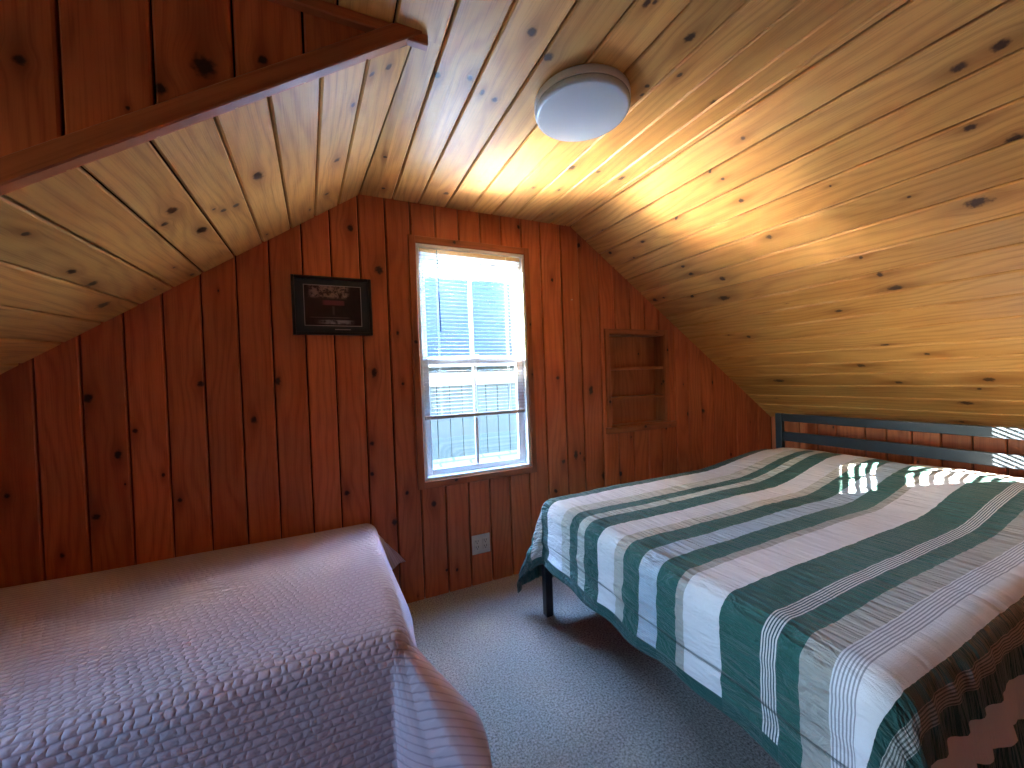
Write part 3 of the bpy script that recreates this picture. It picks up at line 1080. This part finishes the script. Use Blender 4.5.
# ------------------------------------------------------------------ picture
pic = tag(empty('framed_picture', (.027, WY, 1.475)), 'black framed landscape picture with dark mat hanging left of the window', 'picture')
px0, px1, pz0, pz1 = -.158, .212, 1.474, 1.768
fw = .014
for b in ((px0, px0 + fw, pz0, pz1), (px1 - fw, px1, pz0, pz1), (px0 + fw, px1 - fw, pz1 - fw, pz1), (px0 + fw, px1 - fw, pz0, pz0 + fw)):
    box('frame_bar', b[0], b[1], WY - .022, WY - .001, b[2], b[3], 'frame_black', pic, .003)
box('mat_board', px0 + fw, px1 - fw, WY - .012, WY - .003, pz0 + fw, pz1 - fw, 'mat_board', pic)
ix0, ix1, iz0, iz1 = -.103, .158, 1.522, 1.722
for b in ((ix0 - .003, ix0, iz0 - .003, iz1 + .003), (ix1, ix1 + .003, iz0 - .003, iz1 + .003), (ix0, ix1, iz1, iz1 + .003), (ix0, ix1, iz0 - .003, iz0)):
    box('mat_line', b[0], b[1], WY - .0135, WY - .012, b[2], b[3], 'mat_line', pic)
box('caption_strip', .03, .105, WY - .0135, WY - .012, 1.500, 1.504, 'mat_line', pic)
me = bpy.data.meshes.new('print')
yy = WY - .0128
me.from_pydata([(ix0, yy, iz0), (ix1, yy, iz0), (ix1, yy, iz1), (ix0, yy, iz1), (ix0, yy + .002, iz0), (ix1, yy + .002, iz0), (ix1, yy + .002, iz1), (ix0, yy + .002, iz1)], [],
               [(0, 1, 2, 3), (7, 6, 5, 4), (0, 4, 5, 1), (1, 5, 6, 2), (2, 6, 7, 3), (3, 7, 4, 0)])
uvl = me.uv_layers.new(name='UVMap')
for lp in me.loops:
    c = me.vertices[lp.vertex_index].co
    uvl.data[lp.index].uv = ((c.x - ix0) / (ix1 - ix0), (c.z - iz0) / (iz1 - iz0))
link('print', me, 'print', pic)

# ------------------------------------------------------------------ outlet
outlet = tag(empty('wall_outlet', (.774, WY, .183)), 'ivory two gang electrical outlet plate low on the wall under the window', 'outlet')
box('plate', .717, .831, WY - .007, WY, .183, .297, 'plate', outlet, .004)
for cx_ in (.748, .800):
    r_ = box('receptacle', cx_ - .017, cx_ + .017, WY - .0095, WY - .006, .205, .275, 'plate', outlet, .003)
    for zz in (.223, .257):
        box('slot', cx_ - .0085, cx_ - .0055, WY - .0102, WY - .009, zz, zz + .010, 'slot', r_)
        box('slot', cx_ + .0055, cx_ + .0085, WY - .0102, WY - .009, zz, zz + .010, 'slot', r_)
        box('slot', cx_ - .0025, cx_ + .0025, WY - .0102, WY - .009, zz - .009, zz - .004, 'slot', r_)

bm = bmesh.new()
bmesh.ops.create_cone(bm, cap_ends=True, segments=10, radius1=.004, radius2=.004, depth=.004, matrix=Matrix.Translation((1.475, WY - .012, 1.727)) @ Matrix.Rotation(math.pi / 2, 4, 'X'))
bmesh.ops.create_cone(bm, cap_ends=True, segments=8, radius1=.0015, radius2=.0015, depth=.014, matrix=Matrix.Translation((1.475, WY - .005, 1.727)) @ Matrix.Rotation(math.pi / 2, 4, 'X'))
tag(bm_obj('wall_nail', bm, 'nail'), 'small bare nail in the pine wall right of the window', 'nail')

# ------------------------------------------------------------------ ceiling lamp


def lathe(name, prof, mat, parent, seg=64):
    verts, faces = [], []
    n = len(prof)
    for i in range(seg):
        a = 2 * math.pi * i / seg
        for r, z in prof:
            verts.append((r * math.cos(a), r * math.sin(a), z))
    for i in range(seg):
        j = (i + 1) % seg
        for k in range(n - 1):
            faces.append((i * n + k, j * n + k, j * n + k + 1, i * n + k + 1))
    me = bpy.data.meshes.new(name)
    me.from_pydata(verts, [], faces)
    bm = bmesh.new()
    bm.from_mesh(me)
    bmesh.ops.remove_doubles(bm, verts=bm.verts, dist=1e-5)
    bmesh.ops.recalc_face_normals(bm, faces=bm.faces)
    bm.to_mesh(me)
    bm.free()
    for p in me.polygons:
        p.use_smooth = True
    o = link(name, me, mat)
    o.parent = parent
    return o


LAMP = (.864, 1.176)
lamp = tag(empty('ceiling_lamp', (*LAMP, CZ)), 'round white flush mount ceiling light, switched off, on the pine ceiling', 'lamp')
LR = .171
lathe('rim', [(0, -.001), (LR - .004, -.001), (LR - .001, -.004), (LR, -.026), (LR - .002, -.030), (LR - .006, -.030), (0, -.030)], 'lamp_rim', lamp)
prof = [(0, -.0301), (LR - .003, -.0301), (LR - .002, -.036)]
for i in range(1, 9):
    a = math.pi / 2 * i / 8
    prof.append((LR - .016 + .0145 * math.cos(a), -.040 - .014 * math.sin(a)))
prof += [(.10, -.0565), (.05, -.058), (0, -.0585)]
lathe('diffuser', prof, 'lamp_acrylic', lamp)

# ------------------------------------------------------------------ beds
from mathutils import noise as mnoise


def smoothstep(a, b, v):
    t_ = min(1, max(0, (v - a) / (b - a)))
    return t_ * t_ * (3 - 2 * t_)


def cloth(name, us, vs_, fn, mat, thick=.010):
    nu, nv = len(us), len(vs_)
    verts = [fn(a, b) for a in us for b in vs_]
    faces = []
    for i in range(nu - 1):
        for j in range(nv - 1):
            a = i * nv + j
            faces.append((a, a + 1, a + nv + 1, a + nv))
    me = bpy.data.meshes.new(name)
    me.from_pydata(verts, [], faces)
    uvl = me.uv_layers.new(name='UVMap')
    uvc = [(a, b) for a in us for b in vs_]
    for lp in me.loops:
        uvl.data[lp.index].uv = uvc[lp.vertex_index]
    for p in me.polygons:
        p.use_smooth = True
    o = link(name, me, mat)
    md = o.modifiers.new('thickness', 'SOLIDIFY')
    md.thickness = thick
    md.offset = 0
    return o


def grid(a, b, step):
    n = max(2, int(round((b - a) / step)))
    return [a + (b - a) * i / n for i in range(n + 1)]


def drape(X, Y, rect, ztop, r, flare, top_fn=None):
    """lay cloth point (X,Y) over a rectangular bed top; returns (pos, overhang, dir)"""
    ax, bx, ay, by = rect
    cx_, cy_ = min(max(X, ax), bx), min(max(Y, ay), by)
    ox, oy = X - cx_, Y - cy_
    rho = math.hypot(ox, oy)
    z = ztop + (top_fn(cx_, cy_) if top_fn else 0)
    if rho < 1e-9:
        return Vector((X, Y, z)), 0.0, Vector((0, 0, 0)), 0.0
    d = Vector((ox / rho, oy / rho, 0))
    corner = 2 * abs(d.x * d.y)
    q = r * math.pi / 2
    if rho < q:
        out, down = r * math.sin(rho / r), r * (1 - math.cos(rho / r))
    else:
        fl = flare(d, corner, cx_, cy_)
        s = rho - q
        out = r + fl * s
        down = r + math.sqrt(max(0.05, 1 - min(.95, fl) ** 2)) * s
    return Vector((cx_ + d.x * out, cy_ + d.y * out, z - down)), rho, d, corner


# --- double bed frame (black metal)
bed = tag(empty('double_bed_frame', (1.92, 1.06, 0)), 'black metal bed frame with two rail headboard under the striped quilt', 'bed')
FX0, FX1 = .965, 2.975
FY0, FY1 = .405, 1.745
LT = .040
for xx, yy in ((FX0, FY0), (FX0, FY1), (FX0 + .98, FY0), (FX0 + .98, FY1)):
    box('leg', xx - LT / 2, xx + LT / 2, yy - LT / 2, yy + LT / 2, 0, .352, 'black_metal', bed, .003)
for yy in (FY0, FY1):
    box('side_rail', FX0 - LT / 2, FX1, yy - .0125, yy + .0125, .352, .392, 'black_metal', bed, .003)
for xx in (FX0,):
    box('foot_rail', xx - .0125, xx + .0125, FY0, FY1, .352, .392, 'black_metal', bed, .003)
n_sl = 12
for i in range(n_sl):
    xx = FX0 + .10 + i * (FX1 - FX0 - .18) / (n_sl - 1)
    box('slat', xx - .03, xx + .03, FY0, FY1, .392, .398, 'black_metal', bed)
HX = 2.955
for yy in (FY0 - .005, FY1 + .02):
    box('headboard_post', HX - .018, HX + .018, yy - .022, yy + .022, 0, .893, 'black_metal', bed, .004)
for za, zb in ((.838, .892), (.697, .763), (.50, .55)):
    box('headboard_rail', HX - .012, HX + .012, FY0 + .017, FY1 - .002, za, zb, 'black_metal', bed, .004)

ZT = .612
mat1 = box('mattress', .99, 2.90, .415, 1.735, .3985, ZT - .014, 'mattress', None, .05, 4)
tag(mat1, 'thick mattress of the double bed hidden under the striped quilt', 'mattress')


def pillow(name, cx_, cy_, cz_, hx, hy, hz, label):
    bm = bmesh.new()
    n = 28
    verts = {}
    for sgn in (1, -1):
        for i in range(n + 1):
            for j in range(n + 1):
                a, b = -1 + 2 * i / n, -1 + 2 * j / n
                e = max(0, (1 - a ** 4)) ** .55 * max(0, (1 - b ** 4)) ** .55
                pin = 1 - .06 * (abs(a * b)) ** 0.5 * 0 - .05 * (1 - e)
                edge = i in (0, n) or j in (0, n)
                key = (i, j) if edge else (i, j, sgn)
                if key not in verts:
                    w = mnoise.noise(Vector((a * 2.3 + cy_ * 9, b * 2.3, sgn))) * .008
                    verts[key] = bm.verts.new((cx_ + a * hx * (1 - .07 * b * b), cy_ + b * hy * (1 - .06 * a * a), cz_ + sgn * e * hz + w * e))
    g = lambda i, j, s: verts[(i, j)] if (i in (0, n) or j in (0, n)) else verts[(i, j, s)]
    for sgn in (1, -1):
        for i in range(n):
            for j in range(n):
                f = [g(i, j, sgn), g(i + 1, j, sgn), g(i + 1, j + 1, sgn), g(i, j + 1, sgn)]
                bm.faces.new(f if sgn > 0 else f[::-1])
    return tag(bm_obj(name, bm, 'sheet', None, True), label, 'pillow', 'pillows under the striped quilt')


PZ = ZT - .012 + .043
pillow('pillow', 2.745, .765, PZ, .15, .325, .040, 'white pillow at the near side of the headboard, mostly under the striped quilt')
pillow('pillow', 2.745, 1.41, PZ, .15, .31, .037, 'white pillow at the window side of the headboard, mostly under the striped quilt')


def quilt_top(X, Y):
    yy = (Y - 1.06) / .68
    side = max(0, 1 - abs(yy) ** 6)
    h = (.082 + .008 * math.exp(-((Y - 1.15) / .40) ** 2)) * smoothstep(1.98, 2.60, X)
    h -= .020 * smoothstep(2.64, 2.76, X)
    h *= (.55 + .45 * side)
    h += .007 * mnoise.noise(Vector((X * 2.2, Y * 2.6, 1.3))) + .004 * mnoise.noise(Vector((X * 6, Y * 5, 4.2)))
    h += .0022 * mnoise.noise(Vector((X * 26, Y * 5, 8.2)))
    return h


QR = (.985, 2.90, .415, 1.675)


def qflare(d, corner, cx_, cy_):
    f = .02 + (.22 if d.y < 0 else .28) * corner
    if d.y < -.5:
        f += .10 + .0 * corner
    if d.y > .5:
        f += .05
    return f


def quilt_fn(X, Y):
    pos, rho, d, corner = drape(X, Y, QR, ZT, .065, qflare, quilt_top)
    if rho > .06:
        k = min(1, (rho - .06) / .3)
        # folds of the side drops, creases of the foot drop
        fold = math.sin(X * 52 + 2.6 * math.sin(X * 11)) * abs(d.y) + .55 * math.sin(Y * 19 + 1.4 * math.sin(Y * 6.3)) * abs(d.x)
        amp = .011 * k
        amp = amp * abs(d.y) + .008 * k * abs(d.x)
        pos += d * (fold * amp)
        w = mnoise.noise(Vector((X * 16 + Y * 3, Y * 4 - X * 2, 2.5))) + .6 * mnoise.noise(Vector((X * 34, Y * 7, 6.5)))
        pos += d * (.013 * w * (.4 + .6 * k))
        ns = mnoise.noise(Vector((X * 3, Y * 5, 9.1)))
        pos.z += .018 * ns * k
    pos.z = max(pos.z, .02 + .004 * math.sin(X * 40))
    return pos


quilt = cloth('striped_quilt', grid(.635, 2.72, .0105), grid(-.03, 2.14, .0105), quilt_fn, 'quilt', .012)
tag(quilt, 'green and white striped patchwork quilt spread over the double bed', 'quilt')

# --- single bed along the far wall
sb = tag(empty('single_bed_frame', (-.80, 1.66, 0)), 'low bed frame hidden beneath the lavender quilt along the gable wall', 'bed')
TX0, TX1, TY0, TY1 = -1.76, .125, 1.205, 2.165
for xx in (TX0 + .05, TX1 - .06):
    for yy in (TY0 + .05, TY1 - .05):
        box('leg', xx - .02, xx + .02, yy - .02, yy + .02, 0, .18, 'black_metal', sb, .003)
for yy in (TY0 + .05, TY1 - .05):
    box('side_rail', TX0 + .01, TX1 - .03, yy - .015, yy + .015, .18, .215, 'black_metal', sb, .003)
for i in range(10):
    xx = TX0 + .08 + i * (TX1 - TX0 - .20) / 9
    box('slat', xx - .03, xx + .03, TY0 + .04, TY1 - .04, .215, .222, 'black_metal', sb)
ZS = .490
mat2 = box('mattress', TX0, TX1 + .01, TY0, TY1, .2225, ZS - .012, 'mattress', None, .045, 4)
tag(mat2, 'mattress of the single bed hidden under the lavender quilt', 'mattress')
SR = (TX0, .130, 1.228, 2.15)


def sflare(d, corner, cx_, cy_):
    f = .10 + .42 * corner
    if d.x > .5:
        f += .22
    return f


def slav_top(X, Y):
    return .004 * mnoise.noise(Vector((X * 2.5, Y * 3, 3.3))) - .012 * smoothstep(.25, 1.0, abs((Y - 1.68) / .5)) * 0


def lav_fn(X, Y):
    pos, rho, d, corner = drape(X, Y, SR, ZS, .055, sflare, slav_top)
    if rho > .05:
        k = min(1, (rho - .05) / .35)
        pos += d * (.012 * k * math.sin(X * 8 + Y * 9 + 1.0) + .006 * mnoise.noise(Vector((X * 5, Y * 5, .4))))
    pos.y = min(pos.y, WY - .010)
    pos.z = max(pos.z, .012)
    pos.x = max(pos.x, LWX + .02)
    return pos


lav = cloth('lavender_quilt', grid(-1.79, .44, .012), grid(.755, 2.30, .012), lav_fn, 'lavender', .009)
tag(lav, 'pale lavender matelasse quilt covering the single bed along the wall', 'quilt')

# ------------------------------------------------------------------ outside the window
nb = tag(empty('neighbour_house', (1.4, 3.7, -2.8)), 'pale teal sided house with blue shingle roof seen through the window', 'house')
NY = 3.70
box('wall_panel', -9, 9, NY + .02, NY + .12, -2.8, 1.36, 'siding', nb)
i = 0
xx = -.6
while xx < 3.4:
    box('siding_board', xx + .004, xx + .122, NY, NY + .02, -1.2, 1.17, 'siding', nb, .002, 1)
    xx += .126
box('frieze_board', -9, 9, NY - .02, NY + .019, 1.172, 1.30, 'ext_white', nb, .003)
box('soffit', -9, 9, NY - .24, NY + .10, 1.36, 1.38, 'ext_white', nb)
box('fascia', -9, 9, NY - .262, NY - .241, 1.345, 1.43, 'ext_white', nb, .003)
rp = [Vector((-9, NY - .28, 1.41)), Vector((-9, 4.86, 2.53)), Vector((-9, 6.3, 1.41)), Vector((-9, 6.3, 1.38)), Vector((-9, NY - .24, 1.38))]
roof = prism('roof', rp, (1, 0, 0), 18, 'roof_blue', nb)
me = roof.data
for p in me.polygons:
    for li in p.loop_indices:
        c = me.vertices[me.loops[li].vertex_index].co
        me.uv_layers[0].data[li].uv = (c.x, math.hypot(c.y - NY, c.z - 1.4))
box('sun_blocker', -13, -4.4, NY - .1, 5.0, -2.8, 4.6, 'siding', nb)  # unseen block, added to keep direct sun off the dormer window
lower = prism('lower_roof', [Vector((-9, NY + .0, .47)), Vector((-9, NY + .0, .38)), Vector((-9, 2.85, .05)), Vector((-9, 2.85, .14))], (1, 0, 0), 18, 'roof_pale', nb)
me = lower.data
for p in me.polygons:
    for li in p.loop_indices:
        c = me.vertices[me.loops[li].vertex_index].co
        me.uv_layers[0].data[li].uv = (c.x, c.y)
ground = tag(box('ground', -40, 40, -40, 40, -2.9, -2.8, 'ground'), 'dry grass ground outside the house', kind='structure')
